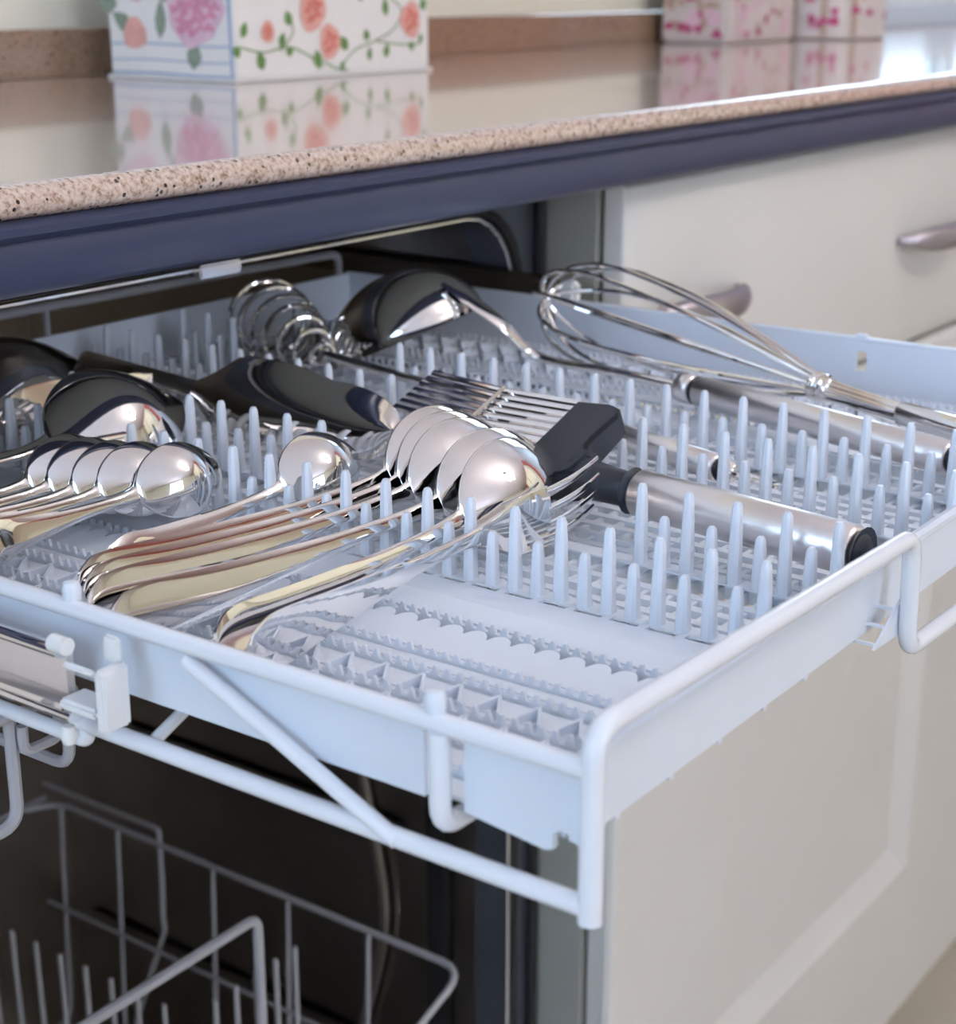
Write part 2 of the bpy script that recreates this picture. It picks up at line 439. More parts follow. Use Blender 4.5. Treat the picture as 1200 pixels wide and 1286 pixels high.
# left face print (local: u runs from the far edge to the near corner)
fl = (Vector((X1-.0004, Y2, bz)), Vector((0,-1,0)), Vector((0,0,1)), Vector((-1,0,0)))
g = MB()
for (a, b, l, w, an) in ((.030,.035,.028,.007,2.6),(.058,.030,.030,.006,1.5),(.092,.008,.022,.008,1.4),(.012,.055,.022,.009,2.9),(.062,.058,.024,.007,.8)):
    leaf(g, a, b, l, w, an, fl, .0002)
g.build('leaf_print', 'print_grey_green', fb, kind='stuff', smooth=False)
p1 = MB(); p2 = MB(); p3 = MB(); p4 = MB()
blob(p1, .096, .052, .030, .026, fl, 1, 22, .08, .0003); blob(p4, .03, .085, .03, .025, fl, 2, 22, .08, .0003)
for k in range(22):
    t = k*2.4; rr = .85*math.sqrt((k+.5)/22)
    blob(p2, .096+.027*rr*math.cos(t), .052+.023*rr*math.sin(t), .0055, .0035, fl, 40+k, 10, .3, .0005+.00002*k)
blob(p3, .030, .034, .013, .012, fl, 9, 18, .08, .0003)
p1.build('peony_print', 'print_pale_pink', fb, smooth=False); p4.build('peony_print', 'print_pale_pink', fb, smooth=False); p2.build('peony_shade_print', 'print_pink', fb, kind='stuff', smooth=False); p3.build('rosebud_print', 'print_salmon', fb, smooth=False)
b_ = MB()
for (z, h) in ((.004,.0009),(.014,.0006),(.026,.0008),(.075,.001)): vine(b_, [(.002, z), (.05, z+.0008), (.10, z-.0005), (.134, z)], h, fl, .00015)
vine(b_, [(.1335, .003), (.1325, .06), (.1335, .165)], .0018, fl, .00025)
b_.build('plank_print', 'print_blue', fb, kind='stuff', smooth=False)

def floral_prints(par, frame, W_, H_, seed, tan=True):
    r = random.Random(seed); m1 = MB(); m2 = MB(); m3 = MB()
    for k in range(26):
        a, b = r.uniform(.01, W_-.01), r.uniform(.008, H_)
        blob(m1, a, b, r.uniform(.003, .008), r.uniform(.003, .007), frame, k+seed, 10, .25, .0004+.00001*k)
        blob(m2, r.uniform(.01, W_-.01), r.uniform(.008, H_), r.uniform(.006, .012), r.uniform(.005, .01), frame, k+seed+50, 10, .25, .0002+.000005*k)
        blob(m3, r.uniform(.01, W_-.01), r.uniform(.008, H_), r.uniform(.005, .010), r.uniform(.003, .009), frame, k+seed+90, 10, .25, .0001+.000003*k)
    m1.build('blossom_print', 'print_magenta', par, kind='stuff', smooth=False)
    m2.build('petal_print', 'print_pale_pink', par, kind='stuff', smooth=False)
    m3.build('leaf_print', 'print_tan', par, kind='stuff', smooth=False)
x0, x1, y0, y1 = 1.52, 1.70, .775, .865
b2 = thing('floral_tin', ((x0+x1)/2, (y0+y1)/2, bz), 'pale square tin dotted with pink blossoms at the far end of the worktop', 'tin')
MB().box(x0, x1, y0, y1, bz, bz+.16).build('body', 'tin_white', b2, bevel=.004)
MB().box(x0-.002, x1+.002, y0-.002, y1+.002, bz+.1601, bz+.185).build('lid', 'tin_white', b2, bevel=.004)
floral_prints(b2, (Vector((x0, y0-.0004, bz)), Vector((1,0,0)), Vector((0,0,1)), Vector((0,-1,0))), x1-x0, .15, 11)
floral_prints(b2, (Vector((x0-.0004, y1, bz)), Vector((0,-1,0)), Vector((0,0,1)), Vector((-1,0,0))), y1-y0, .15, 23)
cx, cy, rc = 1.81, .79, .085
b3 = thing('floral_canister', (cx, cy, bz), 'round floral canister with a brown band beside the square tin', 'canister')
MB().lathe([(rc-.003, 0), (rc, .003), (rc, .15), (rc-.003, .153)], (cx, cy, bz), (0,0,1), 40).build('body', 'tin_white', b3)
MB().lathe([(rc+.002, .1535), (rc+.002, .175), (rc-.01, .185)], (cx, cy, bz), (0,0,1), 40).build('lid', 'tin_white', b3)
s = MB()
for k in range(3):
    a = math.radians((205, 232, 300)[k]); a2 = a+.10; r_ = rc+.0006
    s.add([(cx+r_*math.cos(q), cy+r_*math.sin(q), bz+z) for q in (a, (a+a2)/2, a2) for z in (.004, .15)], [(0, 2, 3, 1), (2, 4, 5, 3)])
s.build('stripe_print', 'print_tan', b3, smooth=False)
pm = MB(); r = random.Random(4)
for k in range(34):
    a = math.radians(r.uniform(170, 330)); fr_ = (Vector((cx+(rc+.0008)*math.cos(a), cy+(rc+.0008)*math.sin(a), bz)), Vector((-math.sin(a), math.cos(a), 0)), Vector((0,0,1)), Vector((math.cos(a), math.sin(a), 0)))
    blob(pm, 0, r.uniform(.01, .14), r.uniform(.004, .008), r.uniform(.004, .009), fr_, k+200, 10, .25, .0006)
pm.build('blossom_print', 'print_magenta', b3, kind='stuff', smooth=False)

# ------------------------------------------------------------------ cabinet right of the dishwasher
CX = .575
bc = thing('base_cabinet', (.95, .6, FZ), 'cream base cabinet with a wide drawer and panelled door right of the dishwasher', 'cabinet')
MB().box(CX, CX+.018, .362, .895, FZ+.10, .068).build('side_panel', 'carcass_grey', bc)
MB().box(CX+.018, 1.42, .362, .895, FZ+.10, .068).build('body', 'cream_lacquer', bc)
MB().box(CX, 1.42, .40, .42, FZ, FZ+.099).build('plinth', 'cream_lacquer', bc)
def panel_door(name, x0, x1, z0, z1, hole, parent):
    # slab whose front is dished: flat frame, ogee step, sunk panel
    y0, y1 = .338, .358; hx0, hx1, hz0, hz1 = hole
    loops = [((x0, x1, z0, z1), y1), ((x0, x1, z0, z1), y0+.006), ((x0+.002, x1-.002, z0+.002, z1-.002), y0+.002), ((x0+.007, x1-.007, z0+.007, z1-.007), y0)]
    d = .013
    loops += [((hx0, hx1, hz0, hz1), y0), ((hx0+.003, hx1-.003, hz0+.003, hz1-.003), y0+.002), ((hx0+.020, hx1-.020, hz0+.020, hz1-.020), y0+.010), ((hx0+.026, hx1-.026, hz0+.026, hz1-.026), y0+d)]
    vs = []; fs = []
    for (a, b, c, e), y in loops: vs += [(a, y, c), (b, y, c), (b, y, e), (a, y, e)]
    for i in range(len(loops)-1):
        for k in range(4): fs.append((4*i+k, 4*i+(k+1) % 4, 4*i+4+(k+1) % 4, 4*i+4+k))
    n = 4*(len(loops)-1); fs.append((n, n+1, n+2, n+3)); fs.append((3, 2, 1, 0))
    return MB().add(vs, fs).build(name, 'cream_lacquer', parent, angle=18)
dz1 = .066; dz0 = -.116
# drawer front: slab with broad rounded border
y0 = .338
loops = [((CX+.004, 1.416, dz0, dz1), .358), ((CX+.004, 1.416, dz0, dz1), y0+.008), ((CX+.006, 1.414, dz0+.002, dz1-.002), y0+.005), ((CX+.026, 1.394, dz0+.022, dz1-.022), y0+.001), ((CX+.030, 1.39, dz0+.026, dz1-.026), y0)]
vs = []; fs = []
for (a, b, c, e), y in loops: vs += [(a, y, c), (b, y, c), (b, y, e), (a, y, e)]
for i in range(len(loops)-1):
    for k in range(4): fs.append((4*i+k, 4*i+(k+1) % 4, 4*i+4+(k+1) % 4, 4*i+4+k))
n = 4*(len(loops)-1); fs += [(n, n+1, n+2, n+3), (3, 2, 1, 0)]
dr = MB().add(vs, fs).build('drawer_front', 'cream_lacquer', bc, angle=60)
def bow_handle(x0, x1, z, parent):
    P = []; R = []; R2 = []
    for i in range(17):
        t = i/16; x = x0+(x1-x0)*t
        b = math.sin(PI*t)
        P.append((x, .336-.026*b**.6, z)); q = .35+.65*min(1, 1.6*b)
        R.append(.010*q+.0005); R2.append(.006*q+.0005)
    MB().tube(P, R, 14, ry=R2, ref=(0,0,1)).build('handle', 'handle_metal', parent, label='dull grey metal bow handle')
bow_handle(.585, .722, -.018, dr); bow_handle(1.012, 1.15, -.020, dr)
panel_door('door', CX+.004, 1.416, -.862, dz0-.004, (.752, 1.165, -.68, -.19), bc)
# the next cabinet along
nc = thing('base_cabinet', (1.9, .6, FZ), 'second cream base cabinet farther right, reaching the end wall', 'cabinet')
MB().box(1.424, XR-.002, .362, .895, FZ+.10, .068).build('body', 'cream_lacquer', nc)
MB().box(1.424, XR-.002, .40, .42, FZ, FZ+.099).build('plinth', 'cream_lacquer', nc)
panel_door('door', 1.428, XR-.006, -.862, .066, (1.6, 2.4, -.68, -.10), nc)

# ------------------------------------------------------------------ dishwasher body
dw = thing('dishwasher', (.26, .6, FZ), 'built-in dishwasher with a dark steel interior under the granite worktop', 'dishwasher')
ox0, ox1, oz1, oz0 = -.018, .543, .052, -.80     # tub opening
ty = .404
# flange plate with a rounded opening
def round_rect(x0, x1, z0, z1, r, n=6):
    pts = []
    for (cx, cz, a) in ((x1-r, z1-r, 0), (x0+r, z1-r, 90), (x0+r, z0+r, 180), (x1-r, z0+r, 270)):
        for k in range(n+1):
            t = math.radians(a+90*k/n); pts.append((cx+r*math.cos(t), cz+r*math.sin(t)))
    return pts
inner = round_rect(ox0, ox1, oz0, oz1, .05); outer = round_rect(-.052, CX-.0015, -.86, .067, .002)
n = len(inner)
vs = [(x, ty, z) for x, z in inner]+[(x, ty, z) for x, z in outer]+[(x, ty+.03, z) for x, z in inner]+[(x, ty+.03, z) for x, z in outer]
fs = []
for i in range(n):
    j = (i+1) % n
    fs += [(i, j, n+j, n+i), (2*n+i, 3*n+i, 3*n+j, 2*n+j), (n+i, n+j, 3*n+j, 3*n+i), (i, 2*n+i, 2*n+j, j)]
MB().add(vs, fs).build('front_flange', 'flange_steel', dw)
MB().tube([(x, ty-.002, z) for x, z in round_rect(ox0-.004, ox1+.004, oz0-.004, oz1+.004, .054)], .0035, 8, closed=True).build('door_seal', 'rubber_black', dw)
MB().tube([(x, ty-.001, z) for x, z in round_rect(ox0+.0015, ox1-.0015, oz0+.0015, oz1-.0015, .05)], .0012, 6, closed=True).build('rim_trim', 'steel_polished', dw)
MB().tube([(CX-.006, ty-.004, -.85), (CX-.006, ty-.004, .06)], .004, 8).build('side_gasket', 'rubber_black', dw)
# tub shell: open box
rr = round_rect(ox0-.001, ox1+.001, oz0-.001, oz1+.001, .05); ro_ = round_rect(ox0-.004, ox1+.004, oz0-.004, oz1+.004, .053); n = len(rr)
vs = [(x, ty+.03, z) for x, z in rr]+[(x, .885, z) for x, z in rr]+[(x, ty+.03, z) for x, z in ro_]+[(x, .888, z) for x, z in ro_]
fs = []
for i in range(n):
    j = (i+1) % n
    fs += [(i, j, n+j, n+i), (2*n+i, 3*n+i, 3*n+j, 2*n+j), (i, 2*n+i, 2*n+j, j)]
fs += [list(range(n, 2*n)), list(range(3*n, 4*n))[::-1]]
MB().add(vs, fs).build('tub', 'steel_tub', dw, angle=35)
# pressed ribs, hose and seal strip on the inside of the right wall
MB().box(ox1-.006, ox1-.0005, .455, .475, -.78, -.02).build('seal_strip', 'rubber_black', dw, bevel=.002)
for z in (-.20, -.42, -.62):
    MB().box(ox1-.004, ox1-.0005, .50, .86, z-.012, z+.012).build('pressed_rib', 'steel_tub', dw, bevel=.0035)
MB().tube(smooth_path([(ox1-.006, .55, -.30), (ox1-.005, .53, -.40), (ox1-.006, .515, -.50), (ox1-.006, .545, -.62)]), .004, 8).build('guide_wire', 'steel_tub', dw)
MB().lathe([(.001, 0), (.035, 0), (.035, .02), (.02, .03), (.02, .06)], (.26, .62, oz0+.002), (0,0,1), 24).build('sump_cover', 'rubber_black', dw)
MB().box(-.05, CX-.004, .42, .885, FZ+.002, -.862).build('base', 'rubber_black', dw)
# catch of the door lock below the worktop edge
MB().box(.262, .292, ty-.006, ty-.0005, .046, .053).build('door_catch', 'steel_polished', dw, bevel=.001)
# opened door, lying flat
d_ = MB().box(-.045, CX-.012, -.42, .36, -.905, -.872).build('door', 'cream_lacquer', dw, bevel=.003)
MB().box(-.02, CX-.04, -.39, .33, -.8719, -.862).build('door_lining', 'steel_polished', d_, bevel=.004)
# left cabinet neighbour
lc = thing('base_cabinet', (-.5, .6, FZ), 'cream base cabinet left of the dishwasher', 'cabinet')
MB().box(-1.0, -.056, .362, .895, FZ+.10, .068).build('body', 'cream_lacquer', lc)
MB().box(-1.0, -.056, .40, .42, FZ, FZ+.099).build('plinth', 'cream_lacquer', lc)
panel_door('door', -.995, -.062, -.862, .066, (-.85, -.2, -.68, -.10), lc)

# ------------------------------------------------------------------ cutlery tray
TW, TD = .53, .53
FLZ = -.030
tray = thing('cutlery_tray', (TW/2, TD/2, -.05), 'pulled-out white plastic cutlery tray with rows of tines', 'tray')
RW = .0031
# wire carriage
MB().tube([(0, -.001, -.003), (0, .524, -.003)], RW, 12).build('side_wire', 'coated_wire', tray)
MB().tube([(TW+.007, -.001, -.003), (TW+.007, .524, -.003)], RW, 12).build('side_wire', 'coated_wire', tray)
fwp = fillet([(0, 0, -.047), (0, 0, .0085), (.2095, 0, .0035), (.2125, 0, -.0405), (.3245, 0, -.0435), (.3275, 0, .0035), (TW+.007, 0, .0085), (TW+.007, 0, -.047)], .009, 6)
MB().tube(fwp, .0034, 14).build('front_wire', 'coated_wire', tray, label='bent front wire with a dropped grip in the middle')
MB().tube(fillet([(0, -.002, -.0428), (0, .195, -.0428), (.0, .20, -.0428)], .005), RW, 12).build('lower_wire', 'coated_wire', tray)
MB().tube([(-.0, .1465, -.0085), (-.001, .064, -.0432)], .0027, 12).build('brace_wire', 'coated_wire', tray)
MB().tube(fillet([(-.001, .0486, -.005), (-.001, .0486, -.0345), (.24, .0486, -.0345), (TW+.007, .0486, -.0345), (TW+.007, .0486, -.004)], .008), .0032, 12).build('cross_wire', 'coated_wire', tray)
MB().tube(fillet([(-.0, .195, -.0425), (-.0, .195, -.0490), (0, .30, -.0490), (0, .31, -.03)], .006), .0028, 10).build('loop_wire', 'coated_wire', tray)
MB().tube(fillet([(0.0, .167, -.044), (.02, .167, -.036), (.055, .175, -.036), (.26, .175, -.036), (TW+.004, .175, -.036)], .02), .0022, 10).build('cross_wire', 'coated_wire', tray)
for y in (.0515, .1985):
    MB().lathe([(.0030, 0), (.0032, .004), (.0024, .0060), (.001, .0064)], (.001, y, -.0005), (0,0,1), 12).build('rim_clip', 'white_plastic', tray)
# walls
def wall_x(x0, x1, y0, y1, z0, z1): return MB().box(x0, x1, y0, y1, z0, z1)
m = MB().box(.0042, .0062, .058, TD, -.0295, -.0035)
m.build('left_wall', 'white_plastic', tray)
MB().prism([(.0395, -.004), (.044, -.006), (.044, -.030), (.017, -.033), (.0145, -.032), (.0145, -.0275), (.0125, -.026), (.0095, -.026), (.007, -.028), (.0065, -.029), (.0065, -.004)], 0, .0040, .0065).build('wall_segment', 'white_plastic', tray)
MB().box(.0065, .020, .0075, .0098, -.0305, -.0278).build('corner_foot', 'white_plastic', tray, bevel=.0008)
MB().prism([(.0105, -.0318), (.0105, -.0105), (.0085, -.0085), (.0085, -.0065), (.0105, -.0055), (.0135, -.0068), (.0135, -.0318)], 0, .010, TW-.002).build('front_wall', 'white_plastic', tray)
# right wall with oval slots
def holed_wall(x0, x1, ya, yb, za, zb, holes, hz0, hz1):
    m = MB(); ys = [ya]
    for (a, b) in holes: ys += [a, b]
    ys.append(yb)
    for i in range(0, len(ys), 2): m.box(x0, x1, ys[i], ys[i+1], za, zb)
    for (a, b) in holes: m.box(x0, x1, a, b, za, hz0); m.box(x0, x1, a, b, hz1, zb)
    return m
holed_wall(TW-.002, TW, .004, TD, -.034, .0002, [(.155, .161), (.361, .367)], -.0175, -.0065).build('right_wall', 'white_plastic', tray)
MB().box(TW-.0025, TW+.002, .155, .163, .0002, .003).build('wall_stud', 'white_plastic', tray, bevel=.001)
MB().tube([(TW-.001, .004, .0002), (TW-.001, TD, .0002)], .0014, 8).build('wall_bead', 'white_plastic', tray)
MB().box(.0042, TW, TD-.002, TD, -.034, .0002).build('back_wall', 'white_plastic', tray)
MB().tube(fillet([(.0, .524, -.003), (.0, .5345, .0165), (.12, .5345, .0165), (TW-.005, .5345, .0135), (TW-.005, .5345, -.001), ], .008), .0028, 10).build('back_wire', 'rack_wire', tray)
for x in (.275, .18): MB().tube([(x, .5345, .0155), (x, .5345, -.01)], .002, 8).build('back_upright', 'rack_wire', tray)

# --- floors
def strip(x0, z0, x1, z1, t=.0014, ya=.016, yb=TD-.004):
    return MB().prism([(x0, z0), (x1, z1), (x1, z1-t), (x0, z0-t)], 1, ya, yb)
rib_cache = {}
def zig(x, z0, ztop, amp, pitch, th, kind='zig', ya=.018, yb=TD-.006):
    n = int((yb-ya)/pitch); top = []
    for k in range(n):
        y = ya+k*pitch
        if kind == 'zig':
            top += [(y, ztop-amp), (y+pitch*.30, ztop-amp*.9), (y+pitch*.5, ztop), (y+pitch*.68, ztop)]
        else:
            for q in range(6):
                t = q/6; top.append((y+pitch*t, ztop-amp*(1-math.sin(PI*t)**.7)))
    top.append((ya+n*pitch, ztop-amp))
    # as a run of quads: front, back, top
    vs = []; fs = []
    for (y, z) in top: vs += [(x, y, z0), (x, y, z), (x+th, y, z), (x+th, y, z0)]
    for i in range(len(top)-1):
        a = 4*i; b = a+4
        for k in range(3): fs.append((a+k, b+k, b+k+1, a+k+1))
    e = 4*(len(top)-1); fs += [(0, 1, 2, 3), (e+3, e+2, e+1, e)]
    return MB().add(vs, fs)
def chevrons(x, z, pitch, ya, yb, flip=1):
    # low upright walls meeting in a point away from the side wall
    m = MB(); y = ya
    while y < yb:
        for s in (-1, 1):
            a = Vector((x, y+s*.0045, z-.0022)); b = Vector((x+flip*.0078, y, z)); w = Vector((0, .0006, 0)); d = Vector((0, 0, .0045))
            m.add([a-w, a+w, b+w, b-w, a-w-d, a+w-d, b+w-d, b-w-d], [(0,1,2,3),(7,6,5,4),(0,4,5,1),(1,5,6,2),(2,6,7,3),(3,7,4,0)])
        y += pitch
    return m
def scallop_strip(X, a, za, b, zb, t=.0014, ya=.016, yb=TD-.004, pitch=.010):
    # floor strip whose far edge is cut in shallow arcs
    vs = []; fs = []; n = int((yb-ya)/pitch)*6
    for i in range(n+1):
        y = ya+i*pitch/6; e = b-.0048*(1-abs(math.sin(PI*i/6))**.6)
        e0 = za+(zb-za)*(e-a)/(b-a)
        vs += [(X(a), y, za), (X(e), y, e0), (X(e), y, e0-t), (X(a), y, za-t)]
    for i in range(n):
        for k in range(4): fs.append((4*i+k, 4*i+4+k, 4*i+4+(k+1) % 4, 4*i+(k+1) % 4))
    fs += [(0, 1, 2, 3), (4*n+3, 4*n+2, 4*n+1, 4*n)]
    return MB().add(vs, fs)
def serrated_zone(S):
    # S maps the model section (0 = side wall, .14 = tine field) to world X
    def st(a, za, b, zb):
        p, q = S(a), S(b)
        if p < q: return strip(p, za, q, zb)
        return strip(q, zb, p, za)
    for (a, za, b, zb) in ((.1405, -.0248, .1250, -.0244), (.1250, -.0244, .1138, -.0268),
                           (.0742, -.0272, .0822, -.0285), (.0562, -.0272, .0702, -.0290), (.0372, -.0272, .0515, -.0290), (.0212, -.0272, .0335, -.0290), (.0070, -.0280, .0175, -.0290)):
        st(a, za, b, zb).build('floor_strip', 'white_plastic', tray)
    scallop_strip(S, .0862, -.0272, .1050, -.0246).build('scalloped_strip', 'white_plastic', tray)
    st(.0985, -.0322, .1108, -.0312).build('floor_strip', 'white_plastic', tray)
    m = MB(); y = .020
    while y < TD-.01:           # bridges across the drain slots
        for (a, b) in ((.1140, .1122), (.0864, .0845), (.0744, .0727), (.0564, .0535), (.0374, .0355), (.0214, .0195)):
            p, q = sorted((S(a), S(b)))
            m.box(p-.0002, q+.0002, y-.0016, y+.0016, -.0300, -.0276)
        y += .005
    m.build('slot_bridges', 'white_plastic', tray, kind='stuff')
    for a, zt, am in ((.1110, -.0243, .0032), (.0835, -.0250, .0030), (.0715, -.0248, .0034), (.0525, -.0246, .0036), (.0345, -.0246, .0036), (.0185, -.0248, .0034)):
        x = S(a); zig(min(x, x+.0012), -.0325, zt, am, .005, .0013).build('serrated_rib', 'white_plastic', tray)
    sgn = 1 if S(.1) > S(.0) else -1
    for a in (.0545, .0365):
        chevrons(S(a), -.0232, .015, .028, TD-.015, sgn).build('chevron_ribs', 'white_plastic', tray, kind='stuff')
serrated_zone(lambda a: a)
serrated_zone(lambda a: TW-a)
# thin drain slot line beside the tine field, bridged every 15 mm
for sx in (0, 1):
    X = (lambda a: a) if not sx else (lambda a: TW-a)
    m = MB(); y = .022
    while y < TD-.01:
        p, q = sorted((X(.1403), X(.1442))); m.box(p-.0003, q+.0003, y, y+.0034, -.0266, -.0249); y += .015
    m.build('slot_bridge', 'white_plastic', tray, kind='stuff')
# tine field floor
fx0, fx1 = .1432, TW-.1432
rows = (.147, .200, .287, .347)
for r_ in rows:
    MB().box(r_-.0030, r_+.0052, .016, TD-.004, -.0258, -.0250).build('row_base', 'white_plastic', tray)
    MB().box(r_+.0036, r_+.0050, .016, TD-.004, -.0335, -.0257).build('row_web', 'white_plastic', tray)
prev = None
gaps = [(rows[0]+.0052, rows[1]-.0036), (rows[1]+.0052, rows[2]-.0036), (rows[2]+.0052, rows[3]-.0036), (rows[3]+.0052, fx1)]
for (a, b) in gaps:
    nsl = max(1, round((b-a)/.0108)-1); step = (b-a)/(nsl+1)
    for k in range(1, nsl+1):
        xc = a+step*k
        MB().box(xc-.0022, xc+.0022, .016, TD-.004, -.0335, -.0278).build('floor_slat', 'rack_plastic', tray)
MB().box(fx1, fx1+.0015, .016, TD-.004, -.0335, -.0255).build('floor_slat', 'rack_plastic', tray)
y = .0300
k = 0
rib_me = None
while y < TD-.01:
    if rib_me is None: rib_me = MB().box(fx0-OFF[tray].x, fx1-OFF[tray].x, -.0011, .0011, -.0336-OFF[tray].z, -.0284-OFF[tray].z).mesh('cross_rib', 'rack_plastic')
    o = bpy.data.objects.new('cross_rib', rib_me); put(o, tray); o.location = (0, y-OFF[tray].y, 0)
    y += .0101
# lower pan seen between the slats
# tines: blades standing on small wedge feet
def tine_mesh(h, nm):
    prof = [(.0030, .0024, 0.0), (.0028, .0022, h*.30), (.0023, .0019, h*.75), (.0019, .0016, h*.95), (.0012, .0010, h)]
    vs = []; fs = []; n = 8
    oct_ = [(1, .45), (.55, 1), (-.55, 1), (-1, .45), (-1, -.45), (-.55, -1), (.55, -1), (1, -.45)]
    for (ax, ay, z) in prof:
        for (px, py) in oct_: vs.append((px*ax, py*ay, z))
    for i in range(len(prof)-1):
        for k in range(n): fs.append((i*n+k, i*n+(k+1) % n, (i+1)*n+(k+1) % n, (i+1)*n+k))
    fs += [list(range(n))[::-1], [(len(prof)-1)*n+k for k in range(n)]]
    return MB().add(vs, fs).mesh(nm, 'white_plastic', angle=35)
TB = -.0252
tall_me = tine_mesh(.0320, 'tine_tall'); short_me = tine_mesh(.0205, 'tine_short')
def skip(r_, y):
    if r_ == .200 and .108 < y < .262: return True
    if r_ == .287 and .385 < y < .395: return True
    if r_ == .347 and .345 < y < .456: return True
    if r_ == .147 and (.342 < y < .374 or .465 < y < .474): return True
    if r_ == .200 and (.360 < y < .372 or .434 < y < .452): return True
    return False
for r_, ph, par in ((.147, .0153, 0), (.200, .0133, 0), (.287, .0142, 1), (.347, .0164, 1)):
    k = 0
    while True:
        y = ph+.0101*k
        if y > TD-.02: break
        k += 1
        if skip(r_, y): continue
        o = bpy.data.objects.new('tine', tall_me if (k % 2) == (0 if par == 0 else 1) else short_me)
        put(o, tray); o.location = Vector((r_, y, TB))-OFF[tray]
# front ledge: notched lip between the floor and the front wall
m = MB(); x = .012
while x < TW-.02:
    m.box(x, x+.013, .0135, .0165, -.0125, -.0095); m.box(x+.013, x+.018, .0135, .0165, -.0225, -.0205); x += .018
m.build('front_ledge', 'white_plastic', tray, kind='stuff')
MB().box(.008, TW-.004, .0135, .0168, -.030, -.0200).build('front_sill', 'white_plastic', tray)
# curled corner springs at the front left
MB().tube(smooth_path([(.014, .035, -.024), (.022, .030, -.021), (.027, .022, -.021), (.020, .017, -.022), (.013, .020, -.023)]), .0012, 8).build('corner_curl', 'white_plastic', tray)
MB().tube(smooth_path([(.035, .030, -.022), (.040, .022, -.021), (.046, .026, -.021), (.052, .019, -.021)]), .0012, 8).build('corner_curl', 'white_plastic', tray)
# small grille clip under the front wall beside the grip
MB().prism([(.2116, -.0215), (.1898, -.0340), (.214, -.0350)], 1, .0030, .0040).build('grip_clip', 'white_plastic', tray)
m = MB()
for t in (.05, .40, .75):
    xx = .1898+.0218*t; zz = -.0338+.0125*t
    m.box(xx, xx+.0012, .0040, .0125, zz, zz+.0010)
m.build('clip_slats', 'white_plastic', tray, kind='stuff')
for k in range(5):
    MB().box(.03+.03*k, .0325+.03*k,   .0108, .0130, -.0335, -.0317).build('wall_nib', 'white_plastic', tray)

# ------------------------------------------------------------------ slide rails
sr = thing('slide_rail', (-.012, .5, -.03), 'chrome slide rail with a white end cap at the tray\'s left side', 'rail')
xr = -.0115
MB().tube([(xr, .190, -.0125), (xr, .86, -.0125)], .0022, 12, ry=.0034).build('top_flange', 'chrome', sr)
MB().prism([(xr+.0025, -.032), (xr+.0010, -.029), (xr+.0010, -.0155), (xr+.0025, -.0125), (xr+.0040, -.0125), (xr+.0040, -.032)], 1, .190, .86).build('web', 'steel_brushed', sr)
MB().prism([(xr-.004, -.0305), (xr+.0009, -.0295), (xr+.0009, -.0275), (xr-.004, -.0285)], 1, .188, .86).build('inner_lip', 'chrome', sr)
MB().tube([(xr-.001, .184, -.0325), (xr-.001, .86, -.0325)], .0022, 12, ry=.0038).build('bottom_flange', 'chrome', sr)
cap = MB()
cap.box(-.0165, -.0050, .1665, .1710, -.0335, -.0125)
cap.box(-.0165, -.0140, .1709, .186, -.0155, -.0130)
cap.box(-.0165, -.0050, .1709, .1885, -.0300, -.0262)
cap.build('end_cap', 'bracket_plastic', sr, bevel=.0012)
MB().tube([(xr-.002, .1850, -.0090), (xr-.002, .1920, -.0090)], .0030, 12).build('cap_roller', 'bracket_plastic', sr)
MB().lathe([(.002, 0), (.003, .003), (.002, .006)], (-.0145, .1865, -.0420), (0,0,1), 10).build('cap_nib', 'bracket_plastic', sr)
MB().box(-.0080, -.0050, .169, .1755, -.0130, -.0045).build('cap_post', 'bracket_plastic', sr, bevel=.001)
sr2 = thing('slide_rail', (.5435, .6, 0), 'dark bronze slide rail inside the tub above the tray\'s right side', 'rail')
MB().box(.5395, .5425, .372, .86, -.0015, .0105).build('web', 'copper_brown', sr2, bevel=.001)
MB().tube([(.5395, .374, .0105), (.5395, .86, .0105)], .0026, 10).build('top_flange', 'copper_brown', sr2)
MB().tube([(.538, .3715, .0045), (.544, .3715, .0045)], .0060, 12).build('roller', 'copper_brown', sr2)
MB().box(.536, .5445, .352, .3652, -.003, .011).build('end_cap', 'bracket_plastic', sr2, bevel=.002)

# ------------------------------------------------------------------ wire racks below
wh = thing('wire_rack', (.02, .27, -.13), 'narrow white wire rack hanging below the left slide rail', 'rack')
def wire(par, pts, r=.0022, f=.008, m='rack_wire', nm='wire'):
    return MB().tube(fillet(pts, f), r, 8).build(nm, m, par)
wire(wh, [(.002, .238, -.053), (.002, .238, -.094), (-.05, .238, -.094), (-.05, .238, -.053)], .0024)
wire(wh, [(.022, .232, -.056), (.022, .232, -.0780), (.022, .30, -.0780), (.022, .34, -.0780)], .0022)
wire(wh, [(.004, .234, -.056), (.004, .234, -.0660), (.020, .234, -.0660), (.020, .234, -.056)], .002, .004)
wire(wh, [(.002, .30, -.053), (.002, .30, -.13), (-.05, .30, -.13)], .0022)
wire(wh, [(-.014, .245, -.0505), (-.014, .38, -.0505)], .002)
wire(wh, [(-.01, .236, -.052), (.03, .236, -.052)], .002)
lr = thing('lower_rack', (.26, .64, -.7), 'grey wire lower rack standing in the dark steel interior', 'rack')
LW = 'rack_wire'
rx0, rx1, ry0, ry1, rz = .02, .50, .412, .86, -.482
wire(lr, [(rx0, ry1, rz), (rx0, ry0, rz), (.02, ry0, rz)], .0024)
wire(lr, [(.283, .400, -.70), (.283, .400, -.328), (.05, .400, -.328), (.05, .400, -.70)], .0032, .008, nm='front_handle')
